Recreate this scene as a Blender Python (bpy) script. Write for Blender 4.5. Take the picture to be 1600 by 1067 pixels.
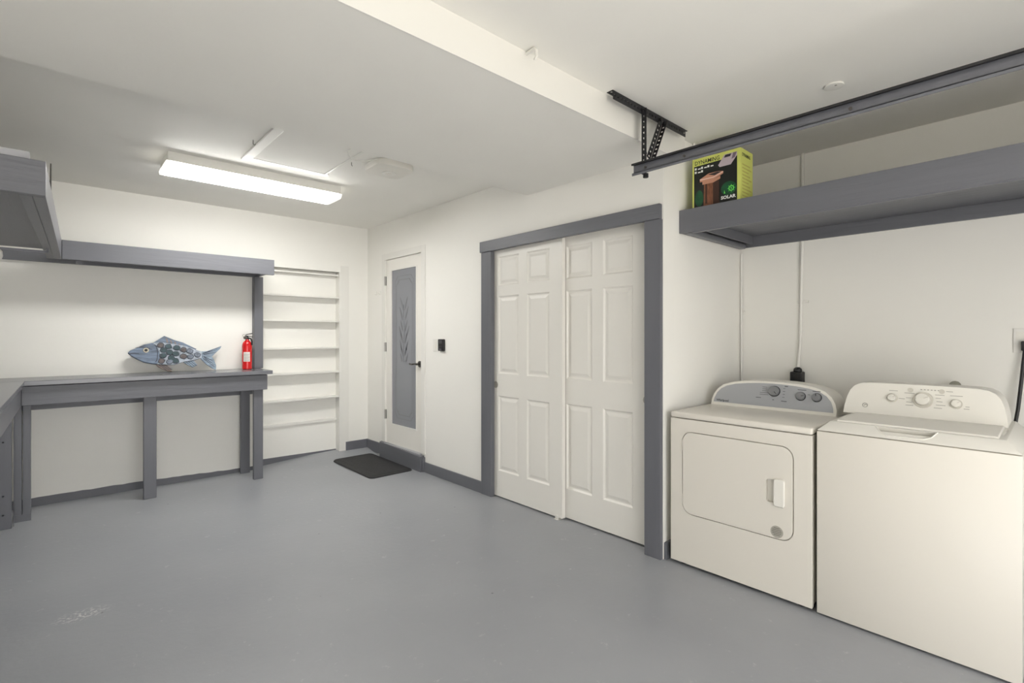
import bpy, bmesh, math, random
from mathutils import Vector, Matrix
random.seed(7)
for o in list(bpy.data.objects): bpy.data.objects.remove(o)
scene = bpy.context.scene
C = scene.collection
PI = math.pi

# ---------------------------------------------------------------- camera
CAM_H, YAW, F_PX = 1.33, math.radians(42.48), 782.0
cam_d = bpy.data.cameras.new('camera'); cam = bpy.data.objects.new('camera', cam_d); C.objects.link(cam)
cam.location = (0, 0, CAM_H); cam.rotation_euler = (PI/2, 0, -YAW)
cam_d.sensor_fit = 'HORIZONTAL'; cam_d.sensor_width = 36; cam_d.lens = F_PX*36/1600
cam_d.shift_y = -9.5/1600; cam_d.clip_start = .02
scene.camera = cam

# ---------------------------------------------------------------- world and exposure
SKY_STRENGTH, EXPOSURE, LAMP_STRENGTH, SUN_STRENGTH = 5.0, 0.06, 31.0, 14.0
w = bpy.data.worlds.new('world'); scene.world = w; w.use_nodes = True
bg = w.node_tree.nodes['Background']; bg.inputs[0].default_value = (1, .995, .985, 1); bg.inputs[1].default_value = SKY_STRENGTH
sun_d = bpy.data.lights.new('sun_offscreen', 'SUN'); sun_d.energy = SUN_STRENGTH; sun_d.angle = math.radians(.6); sun_d.color = (1, .99, .975)
sun = bpy.data.objects.new('sun_offscreen', sun_d); C.objects.link(sun)
sun.rotation_euler = (math.radians(40), 0, math.radians(6))     # high sun on the driveway and the floor just inside the doorway
vs = scene.view_settings
vs.view_transform = 'Standard'; vs.look = 'None'; vs.gamma = 1; vs.use_curve_mapping = False; vs.exposure = EXPOSURE

# ---------------------------------------------------------------- materials
def lin(c):
    return tuple(((v/255)/12.92 if v/255 <= .04045 else ((v/255+.055)/1.055)**2.4) for v in c)
def mat(name, rgb, rough=.5, metal=0, var=0, vscale=3, bump=0, bscale=60, stretch=None, emit=0, spec=.5, coat=0):
    m = bpy.data.materials.new(name); m.use_nodes = True
    nt = m.node_tree; b = nt.nodes['Principled BSDF']; L = nt.links.new
    col = lin(rgb)
    b.inputs['Base Color'].default_value = (*col, 1); b.inputs['Roughness'].default_value = rough
    b.inputs['Metallic'].default_value = metal; b.inputs['Specular IOR Level'].default_value = spec
    b.inputs['Coat Weight'].default_value = coat
    if emit:
        b.inputs['Emission Color'].default_value = (*col, 1); b.inputs['Emission Strength'].default_value = emit
    if var or bump:
        tc = nt.nodes.new('ShaderNodeTexCoord'); mp = nt.nodes.new('ShaderNodeMapping')
        L(tc.outputs['Object'], mp.inputs['Vector'])
        if stretch: mp.inputs['Scale'].default_value = stretch
    if var:
        n = nt.nodes.new('ShaderNodeTexNoise'); n.inputs['Scale'].default_value = vscale; n.inputs['Detail'].default_value = 5
        L(mp.outputs[0], n.inputs['Vector'])
        r = nt.nodes.new('ShaderNodeMapRange'); r.inputs[1].default_value = .3; r.inputs[2].default_value = .7
        r.inputs[3].default_value = 1-var; r.inputs[4].default_value = 1+var
        L(n.outputs[0], r.inputs[0])
        mx = nt.nodes.new('ShaderNodeMix'); mx.data_type = 'RGBA'; mx.blend_type = 'MULTIPLY'; mx.inputs[0].default_value = 1
        mx.inputs[6].default_value = (*col, 1); L(r.outputs[0], mx.inputs[7]); L(mx.outputs[2], b.inputs['Base Color'])
    if bump:
        n2 = nt.nodes.new('ShaderNodeTexNoise'); n2.inputs['Scale'].default_value = bscale; n2.inputs['Detail'].default_value = 4
        L(mp.outputs[0], n2.inputs['Vector'])
        bp = nt.nodes.new('ShaderNodeBump'); bp.inputs['Strength'].default_value = bump; bp.inputs['Distance'].default_value = .01
        L(n2.outputs[0], bp.inputs['Height']); L(bp.outputs[0], b.inputs['Normal'])
    return m

WALL = mat('cream wall paint', (241, 239, 233), .55, var=.012, vscale=1.5, bump=.06, bscale=25)
CEIL = mat('cream ceiling paint', (241, 239, 233), .7, var=.012, vscale=2, bump=.05, bscale=40)
WHITE = mat('white trim paint', (234, 232, 226), .4)
DOORW = mat('white door paint', (236, 233, 226), .38, bump=.03, bscale=80, stretch=(1, 1, .05))
GREY = mat('grey wood paint', (106, 107, 113), .42, var=.07, vscale=6, bump=.12, bscale=40, stretch=(1, 1, 1))
GREYX = mat('grey wood paint grain x', (106, 107, 113), .42, var=.08, vscale=7, bump=.25, bscale=45, stretch=(.08, 1, 1))
GREYY = mat('grey wood paint grain y', (106, 107, 113), .42, var=.08, vscale=7, bump=.25, bscale=45, stretch=(1, .08, 1))
GREYZ = mat('grey wood paint grain z', (106, 107, 113), .42, var=.07, vscale=7, bump=.2, bscale=45, stretch=(1, 1, .08))
TOPX = mat('grey bench top paint grain x', (106, 107, 113), .27, var=.08, vscale=7, bump=.12, bscale=45, stretch=(.08, 1, 1), spec=.8)
TOPY = mat('grey bench top paint grain y', (106, 107, 113), .27, var=.08, vscale=7, bump=.12, bscale=45, stretch=(1, .08, 1), spec=.8)
ENAM = mat('white appliance enamel', (224, 219, 209), .3, coat=.15)
ENAM2 = mat('white appliance plastic', (232, 229, 221), .38)
BLACK = mat('black plastic', (22, 22, 24), .45)
BLKMETAL = mat('black painted steel', (34, 34, 37), .45, metal=.2)
TRACKM = mat('grey painted steel', (112, 113, 120), .4, metal=.3, var=.08, vscale=20)
SILVER = mat('silver panel', (172, 174, 178), .4, metal=.15)
CHROME = mat('brushed nickel', (165, 162, 155), .3, metal=.9)
DKMETAL = mat('dark nickel', (95, 93, 90), .3, metal=.9)
RUBBER = mat('black rubber mat', (40, 40, 42), .7, var=.15, vscale=12, bump=.4, bscale=90, stretch=(1, .25, 1))
LENS = mat('lit diffuser', (255, 254, 250), .5, emit=LAMP_STRENGTH)
LENSE = mat('lit diffuser end', (255, 252, 240), .5, emit=LAMP_STRENGTH*.07)
INK = mat('dark print', (60, 60, 62), .6)
INKG = mat('grey print', (165, 162, 155), .6)
RED = mat('red enamel', (205, 22, 26), .25, coat=.3)
LABELW = mat('paper label', (226, 220, 214), .6)
GLASSG = mat('grey frosted glass', (136, 138, 145), .22, spec=.6)
ETCH = mat('etched line', (104, 106, 112), .5)
LIME = mat('lime carton', (208, 213, 112), .5, var=.03, vscale=15)
LIMED = mat('lime carton side print', (188, 182, 96), .6)
CONC = mat('driveway concrete', (190, 186, 178), .9, var=.05)

def floor_mat():
    m = bpy.data.materials.new('grey painted concrete'); m.use_nodes = True
    nt = m.node_tree; b = nt.nodes['Principled BSDF']; L = nt.links.new; N = nt.nodes.new
    tc = N('ShaderNodeTexCoord')
    n1 = N('ShaderNodeTexNoise'); n1.inputs['Scale'].default_value = 1.3; n1.inputs['Detail'].default_value = 9; L(tc.outputs['Object'], n1.inputs['Vector'])
    cr = N('ShaderNodeValToRGB'); e = cr.color_ramp.elements
    e[0].position = .3; e[0].color = (*lin((149, 151, 156)), 1); e[1].position = .7; e[1].color = (*lin((160, 162, 166)), 1)
    L(n1.outputs[0], cr.inputs[0])
    # worn pale specks and dark pits
    n2 = N('ShaderNodeTexNoise'); n2.inputs['Scale'].default_value = 14; n2.inputs['Detail'].default_value = 8; n2.inputs['Roughness'].default_value = .7
    L(tc.outputs['Object'], n2.inputs['Vector'])
    r2 = N('ShaderNodeMapRange'); r2.inputs[1].default_value = .62; r2.inputs[2].default_value = .76; L(n2.outputs[0], r2.inputs[0])
    m1 = N('ShaderNodeMix'); m1.data_type = 'RGBA'; m1.inputs[7].default_value = (*lin((190, 190, 190)), 1)
    L(r2.outputs[0], m1.inputs[0]); L(cr.outputs[0], m1.inputs[6])
    v = N('ShaderNodeTexVoronoi'); v.inputs['Scale'].default_value = 5; L(tc.outputs['Object'], v.inputs['Vector'])
    r3 = N('ShaderNodeMapRange'); r3.inputs[1].default_value = .035; r3.inputs[2].default_value = .02; L(v.outputs['Distance'], r3.inputs[0])
    m2 = N('ShaderNodeMix'); m2.data_type = 'RGBA'; m2.inputs[7].default_value = (*lin((112, 112, 114)), 1)
    L(r3.outputs[0], m2.inputs[0]); L(m1.outputs[2], m2.inputs[6]); L(m2.outputs[2], b.inputs['Base Color'])
    # one worn scuff patch in the paint
    mp = N('ShaderNodeMapping'); mp.vector_type = 'POINT'; mp.inputs['Location'].default_value = (-.104, -3.14, 0); L(tc.outputs['Object'], mp.inputs['Vector'])
    mp2 = N('ShaderNodeMapping'); mp2.inputs['Rotation'].default_value = (0, 0, .35); mp2.inputs['Scale'].default_value = (8, 14, 0); L(mp.outputs[0], mp2.inputs['Vector'])
    ln = N('ShaderNodeVectorMath'); ln.operation = 'LENGTH'; L(mp2.outputs[0], ln.inputs[0])
    n4 = N('ShaderNodeTexNoise'); n4.inputs['Scale'].default_value = 70; n4.inputs['Detail'].default_value = 6; L(tc.outputs['Object'], n4.inputs['Vector'])
    r5 = N('ShaderNodeMapRange'); r5.inputs[1].default_value = 1.0; r5.inputs[2].default_value = .3; L(ln.outputs['Value'], r5.inputs[0])
    r6 = N('ShaderNodeMapRange'); r6.inputs[1].default_value = .5; r6.inputs[2].default_value = .6; L(n4.outputs[0], r6.inputs[0])
    ml = N('ShaderNodeMath'); ml.operation = 'MULTIPLY'; L(r5.outputs[0], ml.inputs[0]); L(r6.outputs[0], ml.inputs[1])
    m3 = N('ShaderNodeMix'); m3.data_type = 'RGBA'; m3.inputs[7].default_value = (*lin((205, 205, 203)), 1); L(ml.outputs[0], m3.inputs[0]); L(m2.outputs[2], m3.inputs[6]); L(m3.outputs[2], b.inputs['Base Color'])
    rr = N('ShaderNodeMapRange'); rr.inputs[3].default_value = .3; rr.inputs[4].default_value = .5; L(n1.outputs[0], rr.inputs[0]); L(rr.outputs[0], b.inputs['Roughness'])
    n3 = N('ShaderNodeTexNoise'); n3.inputs['Scale'].default_value = 30; n3.inputs['Detail'].default_value = 6; L(tc.outputs['Object'], n3.inputs['Vector'])
    bp = N('ShaderNodeBump'); bp.inputs['Strength'].default_value = .12; bp.inputs['Distance'].default_value = .01; L(n3.outputs[0], bp.inputs['Height']); L(bp.outputs[0], b.inputs['Normal'])
    return m
FLOOR = floor_mat()

# ---------------------------------------------------------------- mesh helpers
def box(bm, x0, x1, y0, y1, z0, z1, bev=0, seg=2):
    t = bmesh.new()
    vs_ = [t.verts.new((x, y, z)) for x in (x0, x1) for y in (y0, y1) for z in (z0, z1)]
    for f in ((0,1,3,2),(4,6,7,5),(0,4,5,1),(2,3,7,6),(0,2,6,4),(1,5,7,3)): t.faces.new([vs_[i] for i in f])
    bmesh.ops.recalc_face_normals(t, faces=t.faces)
    if bev: bmesh.ops.bevel(t, geom=t.edges[:], offset=bev, segments=seg, affect='EDGES', profile=.5)
    merge(bm, t)
def merge(bm, t):
    me = bpy.data.meshes.new('tmp'); t.to_mesh(me); t.free(); bm.from_mesh(me); bpy.data.meshes.remove(me)
def hexa(bm, bottom, top, bev=0):
    """solid between two quads given in the same order"""
    t = bmesh.new(); a = [t.verts.new(p) for p in bottom]; b = [t.verts.new(p) for p in top]; n = len(a)
    t.faces.new(a[::-1]); t.faces.new(b)
    for i in range(n): t.faces.new((a[i], a[(i+1) % n], b[(i+1) % n], b[i]))
    bmesh.ops.recalc_face_normals(t, faces=t.faces)
    if bev: bmesh.ops.bevel(t, geom=t.edges[:], offset=bev, segments=2, affect='EDGES', profile=.5)
    merge(bm, t)
def cyl(bm, p0, p1, r, r2=None, seg=20, bev=0):
    p0, p1 = Vector(p0), Vector(p1); d = p1-p0; r2 = r if r2 is None else r2
    t = bmesh.new()
    bmesh.ops.create_cone(t, cap_ends=True, segments=seg, radius1=r, radius2=r2, depth=d.length)
    if bev: bmesh.ops.bevel(t, geom=[e for e in t.edges if len([f for f in e.link_faces if len(f.verts) > 4])], offset=bev, segments=2, affect='EDGES', profile=.5)
    q = d.to_track_quat('Z', 'Y').to_matrix().to_4x4(); q.translation = (p0+p1)/2
    bmesh.ops.transform(t, matrix=q, verts=t.verts); merge(bm, t)
def tube(bm, pts, r, seg=8):
    pts = [Vector(p) for p in pts]; rings = []
    for i, p in enumerate(pts):
        d = (pts[min(i+1, len(pts)-1)]-pts[max(i-1, 0)]).normalized()
        u = d.orthogonal().normalized() if not rings else (u - d*u.dot(d)).normalized()
        v = d.cross(u)
        rings.append([bm.verts.new(p+u*r*math.cos(2*PI*k/seg)+v*r*math.sin(2*PI*k/seg)) for k in range(seg)])
    for a, b in zip(rings, rings[1:]):
        for k in range(seg): bm.faces.new((a[k], a[(k+1) % seg], b[(k+1) % seg], b[k]))
    bm.faces.new(rings[0][::-1]); bm.faces.new(rings[-1])
def lathe(bm, cx, cy, prof, seg=24):
    rings = [[bm.verts.new((cx+r*math.cos(2*PI*k/seg), cy+r*math.sin(2*PI*k/seg), z)) for k in range(seg)] for r, z in prof]
    for a, b in zip(rings, rings[1:]):
        for k in range(seg): bm.faces.new((a[k], a[(k+1) % seg], b[(k+1) % seg], b[k]))
    bm.faces.new(rings[0][::-1]); bm.faces.new(rings[-1])
def plate(bm, pts, o, u, v, n, d0, d1, bev=0):
    """outline pts (a,b) in the plane o + a*u + b*v, extruded along n from d0 to d1"""
    o, u, v, n = Vector(o), Vector(u), Vector(v), Vector(n)
    lo = [o+u*a+v*b+n*d0 for a, b in pts]; hi = [o+u*a+v*b+n*d1 for a, b in pts]
    hexa(bm, lo, hi, bev)
def ring(bm, outer, inner, o, u, v, n, d0, d1):
    o, u, v, n = Vector(o), Vector(u), Vector(v), Vector(n); N = len(outer)
    g = [[bm.verts.new(o+u*a+v*b+n*d) for a, b in pts] for pts in (outer, inner) for d in (d0, d1)]
    for i in range(N):
        j = (i+1) % N
        bm.faces.new((g[0][i], g[0][j], g[1][j], g[1][i])); bm.faces.new((g[2][j], g[2][i], g[3][i], g[3][j]))
        bm.faces.new((g[1][i], g[1][j], g[3][j], g[3][i])); bm.faces.new((g[0][j], g[0][i], g[2][i], g[2][j]))
    bmesh.ops.recalc_face_normals(bm, faces=bm.faces)
def rrect(a0, a1, b0, b1, r, seg=6):
    out = []
    for cx, cy, s in ((a1-r, b1-r, 0), (a0+r, b1-r, 1), (a0+r, b0+r, 2), (a1-r, b0+r, 3)):
        for k in range(seg+1):
            t = (s+k/seg)*PI/2; out.append((cx+r*math.cos(t), cy+r*math.sin(t)))
    return out
def circ(ca, cb, r, seg=20, ry=None): return [(ca+r*math.cos(2*PI*k/seg), cb+(ry or r)*math.sin(2*PI*k/seg)) for k in range(seg)]

def mesh_obj(name, bm, m, origin=(0, 0, 0), smooth=False):
    o_ = Vector(origin)
    bmesh.ops.translate(bm, verts=bm.verts, vec=-o_)
    me = bpy.data.meshes.new(name); bm.to_mesh(me); bm.free(); me.materials.append(m)
    if smooth:
        for p in me.polygons: p.use_smooth = True
        me.set_sharp_from_angle(angle=math.radians(40))
    o = bpy.data.objects.new(name, me); C.objects.link(o); return o
def thing(name, label, cat, loc, group=None, kind=None):
    o = bpy.data.objects.new(name, None); C.objects.link(o); o.location = loc; o.empty_display_size = .1
    o['label'] = label; o['category'] = cat
    if group: o['group'] = group
    if kind: o['kind'] = kind
    return o
ORG = {}
def wloc(o):
    v = Vector(o.location)
    while o.parent: o = o.parent; v += Vector(o.location)
    return v
def part(parent, name, m, *ops, label=None, smooth=False):
    """ops: callables that add to a bmesh in world coordinates; the part hangs under parent"""
    bm = bmesh.new()
    for f in ops: f(bm)
    o = mesh_obj(name, bm, m, wloc(parent), smooth); o.parent = parent
    if label: o['label'] = label
    return o
def solo(name, m, label, cat, loc, *ops, kind=None, group=None, smooth=False):
    bm = bmesh.new()
    for f in ops: f(bm)
    o = mesh_obj(name, bm, m, loc, smooth); o.location = loc
    o['label'] = label; o['category'] = cat
    if kind: o['kind'] = kind
    if group: o['group'] = group
    return o
def B(*a, **k): return lambda bm: box(bm, *a, **k)
def CY(*a, **k): return lambda bm: cyl(bm, *a, **k)
def TB(*a, **k): return lambda bm: tube(bm, *a, **k)
def PL(*a, **k): return lambda bm: plate(bm, *a, **k)
def RG(*a, **k): return lambda bm: ring(bm, *a, **k)
def HX(*a, **k): return lambda bm: hexa(bm, *a, **k)
def LA(*a, **k): return lambda bm: lathe(bm, *a, **k)
def text(parent, name, s, size, m, o, u, v, n, d=.0008, align='LEFT', stretch=1, bold=0):
    cu = bpy.data.curves.new('t', 'FONT'); cu.body = s; cu.size = size; cu.align_x = align; cu.extrude = d/2; cu.resolution_u = 2; cu.offset = bold
    t = bpy.data.objects.new('t', cu); C.objects.link(t)
    dg = bpy.context.evaluated_depsgraph_get(); me = bpy.data.meshes.new_from_object(t.evaluated_get(dg))
    bpy.data.objects.remove(t); bpy.data.curves.remove(cu)
    o, u, v, n = Vector(o), Vector(u), Vector(v), Vector(n); base = wloc(parent)
    for q in me.vertices: q.co = o+u*q.co.x*stretch+v*q.co.y+n*(q.co.z+d/2)-base
    me.materials.clear(); me.materials.append(m)
    ob = bpy.data.objects.new(name, me); C.objects.link(ob); ob.parent = parent; return ob

def cut(o, *ops):
    """carve closed shapes (world coordinates) out of a part"""
    bm = bmesh.new()
    for f in ops: f(bm)
    bmesh.ops.recalc_face_normals(bm, faces=bm.faces)
    me = bpy.data.meshes.new('cutter'); bm.to_mesh(me); bm.free()
    c = bpy.data.objects.new('cutter', me); C.objects.link(c)
    md = o.modifiers.new('cut', 'BOOLEAN'); md.operation = 'DIFFERENCE'; md.solver = 'EXACT'; md.object = c
    bpy.context.view_layer.update()
    new = bpy.data.meshes.new_from_object(o.evaluated_get(bpy.context.evaluated_depsgraph_get()))
    o.modifiers.clear(); o.data = new; bpy.data.objects.remove(c); bpy.data.meshes.remove(me)
def smooth01(t): t = max(0, min(1, t)); return t*t*(3-2*t)
def fz(x, y):      # the concrete floor rises a little towards the back corner beside the door
    return .05*smooth01((x-1.35)/1.0)*smooth01((y-5.02)/.4)

# ---------------------------------------------------------------- room shell
XW, YB, ZC, XL, YR = 2.67, 5.38, 2.555, -.85, 1.585   # closet wall, back wall, ceiling, left wall, alcove return
XA, YF = 3.74, -1.6                                    # laundry wall, front wall with the garage doorway
def floor_ops(bm):
    nx, ny = 48, 76; x0, x1, y0, y1 = -1.0, 3.9, -1.75, 5.6
    g = [[bm.verts.new((x0+(x1-x0)*i/nx, y0+(y1-y0)*j/ny, fz(x0+(x1-x0)*i/nx, y0+(y1-y0)*j/ny))) for j in range(ny+1)] for i in range(nx+1)]
    for i in range(nx):
        for j in range(ny): bm.faces.new((g[i][j], g[i+1][j], g[i+1][j+1], g[i][j+1]))
solo('floor', FLOOR, 'grey painted concrete floor with worn specks', 'floor', (0, 0, 0), floor_ops, kind='structure', smooth=True)
solo('driveway', CONC, 'pale concrete driveway outside the garage doorway', 'driveway', (0, -6, -.03), B(-16, 10, -14, -1.75, -.08, -.02), B(-16, XL-.15, -1.75, 18, -.08, -.02), kind='structure')
solo('ceiling', CEIL, 'cream painted flat garage ceiling', 'ceiling', (0, 0, ZC), B(-1, 3.9, -1.75, 5.6, ZC, ZC+.1), kind='structure')
solo('ceiling_beam', CEIL, 'wide dropped cream ceiling beam crossing the garage', 'beam', (0, 2.1, 2.4), B(XL, XW, 1.56, 2.74, 2.40, ZC), B(XW, 2.86, 1.56, YR, 2.40, ZC), kind='structure')
solo('beam_face_dimmer', WHITE, 'added white facing that dims the face of the ceiling beam', 'trim', (1, 1.557, 2.4), B(XL, 2.862, 1.552, 1.56, 2.398, ZC), kind='structure')  # added facing in a duller white so the beam face renders less bright
# back wall with a shallow niche for the built-in shelves
NX0, NX1, NY = 1.505, 2.345, 5.475
solo('wall_back', WALL, 'cream back wall behind the workbench', 'wall', (0, YB, 0),
     B(XL-.1, NX0, YB, YB+.2, 0, ZC), B(NX1, XW+.12, YB, YB+.2, 0, ZC), B(NX0, NX1, YB, YB+.2, 2.03, ZC), B(NX0, NX1, NY, YB+.2, 0, 2.03), kind='structure')
CY0, CY1, CZ = 1.65, 3.23, 2.055                        # closet opening
DY0, DY1, DZ0, DZ1 = 4.232, 4.958, .165, 2.15          # entry door opening
solo('wall_right', WALL, 'cream side wall holding the closet and the entry door', 'wall', (XW, 3.5, 0),
     B(XW, XW+.12, YR, CY0, 0, ZC), B(XW, XW+.12, CY0, CY1, CZ, ZC), B(XW, XW+.12, CY1, DY0, 0, ZC),
     B(XW, XW+.12, DY0, DY1, DZ1, ZC), B(XW, XW+.12, DY0, DY1, 0, DZ0-.02), B(XW, XW+.12, DY1, YB, 0, ZC), kind='structure')
solo('wall_alcove', WALL, 'cream return wall beside the dryer', 'wall', (3.2, YR, 0), B(XW+.12, XA, YR, YR+.1, 0, ZC), kind='structure')
solo('wall_laundry', WALL, 'cream wall behind the washer and dryer', 'wall', (XA, 0, 0), B(XA, XA+.12, YF, YR+.1, 0, ZC), kind='structure')
solo('wall_left', WALL, 'cream left wall of the garage', 'wall', (XL, 2, 0), B(XL-.1, XL, YF, YB, 0, ZC), kind='structure')
GX0, GX1, GZ = -.75, 2.1, 2.06                         # garage doorway, open to daylight
solo('wall_front', WALL, 'cream front wall around the open garage doorway', 'wall', (1.4, YF, 0),
     B(XL-.1, GX0, YF-.15, YF, 0, ZC), B(GX1, XA+.12, YF-.15, YF, 0, ZC), B(GX0, GX1, YF-.15, YF, GZ, ZC), kind='structure')
solo('wall_closet', WALL, 'inner walls of the closet behind the sliding doors', 'wall', (3.2, 2.5, 0),
     B(3.45, 3.5, YR+.1, 3.4, 0, ZC), B(XW+.12, 3.45, 3.35, 3.4, 0, ZC), kind='structure')

# baseboards
solo('baseboard_right', GREYY, 'grey baseboard between the entry door and the closet', 'baseboard', (2.66, 3.7, 0), B(2.655, XW, 3.282, 4.164, 0, .098, bev=.003), kind='structure')
solo('baseboard_corner', GREYY, 'short grey baseboard in the corner beside the entry door', 'baseboard', (2.66, 5.2, 0),
     B(2.655, XW, 5.04, YB, .02, .142, bev=.003), B(2.405, 2.655, YB-.015, YB, .03, .142, bev=.003), kind='structure')
solo('baseboard_alcove', GREY, 'stub of grey baseboard beside the dryer', 'baseboard', (2.69, 1.57, 0), B(XW+.005, 3.7, YR-.014, YR, 0, .1, bev=.003), kind='structure')
solo('baseboard_laundry', GREY, 'grey baseboard behind the washer', 'baseboard', (3.73, .3, 0), B(XA-.014, XA, YF, YR-.014, 0, .1, bev=.003), kind='structure')
def band(bm):
    random.seed(3); n = 46; xs = [XL+(NX0-XL)*i/n for i in range(n+1)]
    lo = [(x, 0) for x in xs]; hi = [(x, .066-.028*smooth01((x-.3)/1.2)+random.uniform(-.003, .003)) for x in reversed(xs)]
    plate(bm, [(x-0, z) for x, z in lo+hi], (0, YB, 0), (1, 0, 0), (0, 0, 1), (0, -1, 0), 0, .004)
solo('baseboard_back', GREY, 'ragged grey paint band at the foot of the wall under the workbench', 'baseboard', (.2, YB, 0), band, kind='structure')
solo('baseboard_niche', GREY, 'grey paint band at the foot of the shelf niche', 'baseboard', (1.8, NY, 0),
     PL([(NX0, 0), (NX1, 0), (NX1, .06), (NX0, .07)], (0, NY, 0), (1, 0, 0), (0, 0, 1), (0, -1, 0), 0, .006), kind='structure')

# ---------------------------------------------------------------- closet frame and sliding doors
solo('trim_1', GREYY, 'grey header board above the sliding closet doors', 'trim', (2.65, 2.45, 2.03), B(2.638, XW, 1.592, 3.286, 2.022, 2.112, bev=.004), kind='structure')
solo('trim_2', GREYZ, 'grey closet jamb board beside the dryer', 'trim', (2.65, 1.64, 0), B(2.645, XW+.02, 1.589, 1.700, 0, 2.0215, bev=.003), kind='structure')
solo('trim_3', GREYZ, 'grey closet jamb board beside the baseboard', 'trim', (2.65, 3.25, 0), B(2.650, XW+.02, 3.152, 3.280, 0, 2.0215, bev=.003), kind='structure')

def panel_door(name, label, xf, y0, y1, z0, z1, cols, rows, t=.034):
    """six-panel door facing -X: slab with sunk moulding around each raised field"""
    th = thing(name, label, 'door', (xf+t/2, (y0+y1)/2, z0), kind='structure')
    ys = sorted({y0, y1, *[v for c in cols for v in c]}); zs = sorted({z0, z1, *[v for c in rows for v in c]})
    def slab(bm):
        for i in range(len(ys)-1):
            for j in range(len(zs)-1):
                ispan = (ys[i], ys[i+1]) in cols and (zs[j], zs[j+1]) in rows
                if not ispan:
                    vv = [bm.verts.new((xf, y, z)) for y, z in ((ys[i], zs[j]), (ys[i], zs[j+1]), (ys[i+1], zs[j+1]), (ys[i+1], zs[j]))]
                    bm.faces.new(vv)
        bmesh.ops.remove_doubles(bm, verts=bm.verts, dist=1e-5)
        box(bm, xf+.012, xf+t, y0, y1, z0, z1)
        for (a, b) in ((y0, y0), (y1, y1)):
            bm.faces.new([bm.verts.new(p) for p in ((xf, a, z0), (xf, a, z1), (xf+.012, a, z1), (xf+.012, a, z0))])
        for z in (z0, z1): bm.faces.new([bm.verts.new(p) for p in ((xf, y0, z), (xf, y1, z), (xf+.012, y1, z), (xf+.012, y0, z))])
        bmesh.ops.recalc_face_normals(bm, faces=bm.faces)
    part(th, 'slab', DOORW, slab)
    for c in cols:
        for r in rows:
            def pan(bm, c=c, r=r):
                steps = [(0, 0), (.011, .010), (.020, .010), (.042, .003)]
                rings = [[bm.verts.new((xf+d, y, z)) for y, z in ((c[0]+o, r[0]+o), (c[0]+o, r[1]-o), (c[1]-o, r[1]-o), (c[1]-o, r[0]+o))] for o, d in steps]
                for a, b in zip(rings, rings[1:]):
                    for k in range(4): bm.faces.new((a[k], a[(k+1) % 4], b[(k+1) % 4], b[k]))
                bm.faces.new(rings[-1]); bmesh.ops.recalc_face_normals(bm, faces=bm.faces)
                if bm.faces[:][-1].normal.x > 0: bmesh.ops.reverse_faces(bm, faces=bm.faces)
            part(th, 'panel', DOORW, pan)
    return th
ROWS = [(.222, .836), (1.018, 1.652), (1.738, 1.975)]
d2 = panel_door('door_2', 'white six-panel sliding closet door in front, beside the baseboard', 2.695, 2.41, 3.215, .012, 2.04, [(2.535, 2.775), (2.865, 3.108)], ROWS)
d3 = panel_door('door_3', 'white six-panel sliding closet door behind, beside the dryer', 2.737, 1.66, 2.45, .012, 2.05, [(1.842, 2.078), (2.172, 2.405)], ROWS)
PULLM = mat('satin nickel pull', (176, 172, 162), .4, metal=.3)
def pull(th, x, y, z):
    p = part(th, 'finger_pull', PULLM, RG(circ(y, z, .027, 28), circ(y, z, .020, 28), (x, 0, 0), (0, 1, 0), (0, 0, 1), (-1, 0, 0), 0, .004), label='round nickel finger pull')
    part(p, 'pull_cup', PULLM, PL(circ(y, z, .0205, 28), (x, 0, 0), (0, 1, 0), (0, 0, 1), (-1, 0, 0), 0, .0006))
pull(d2, 2.695, 3.140, .925); pull(d3, 2.737, 1.738, .925)
g = thing('door_guide', 'small white floor guide under the sliding closet doors', 'door guide', (2.72, 2.45, 0))
part(g, 'base_plate', WHITE, B(2.675, 2.78, 2.43, 2.47, 0, .004))
for x in (2.680, 2.727): part(g, 'guide_lug', WHITE, B(x, x+.008, 2.435, 2.465, .004, .03, bev=.002))

# ---------------------------------------------------------------- entry door with frosted glass
th = thing('door_1', 'white entry door with a tall grey frosted glass pane', 'door', (2.69, 4.6, DZ0), kind='structure')
GY0, GY1, GZ0, GZ1 = 4.350, 4.842, .385, 2.025
xf = 2.682
part(th, 'door_leaf', DOORW, B(xf, xf+.04, DY0+.004, GY0, DZ0, DZ1-.004), B(xf, xf+.04, GY1, DY1-.004, DZ0, DZ1-.004),
     B(xf, xf+.04, GY0, GY1, DZ0, GZ0), B(xf, xf+.04, GY0, GY1, GZ1, DZ1-.004))
part(th, 'glazing_bead', WHITE, RG([(GY0-.012, GZ0-.012), (GY1+.012, GZ0-.012), (GY1+.012, GZ1+.012), (GY0-.012, GZ1+.012)], [(GY0+.002, GZ0+.002), (GY1-.002, GZ0+.002), (GY1-.002, GZ1-.002), (GY0+.002, GZ1-.002)], (xf, 0, 0), (0, 1, 0), (0, 0, 1), (-1, 0, 0), 0, .005))
gl = part(th, 'glass_pane', GLASSG, B(xf+.006, xf+.02, GY0-.002, GY1+.002, GZ0-.002, GZ1+.002), label='grey frosted glass with etched border and leaves')
ex = xf+.006
def frame_pts(i, k):
    a0, a1, b0, b1 = GY0+i, GY1-i, GZ0+i*1.25, GZ1-i*1.25
    return [(a0+k, b0), (a1-k, b0), (a1-k*.6, b0+k*.6), (a1, b0+k), (a1, b1-k), (a1-k*.6, b1-k*.6), (a1-k, b1), (a0+k, b1), (a0+k*.6, b1-k*.6), (a0, b1-k), (a0, b0+k), (a0+k*.6, b0+k*.6)]
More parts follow.
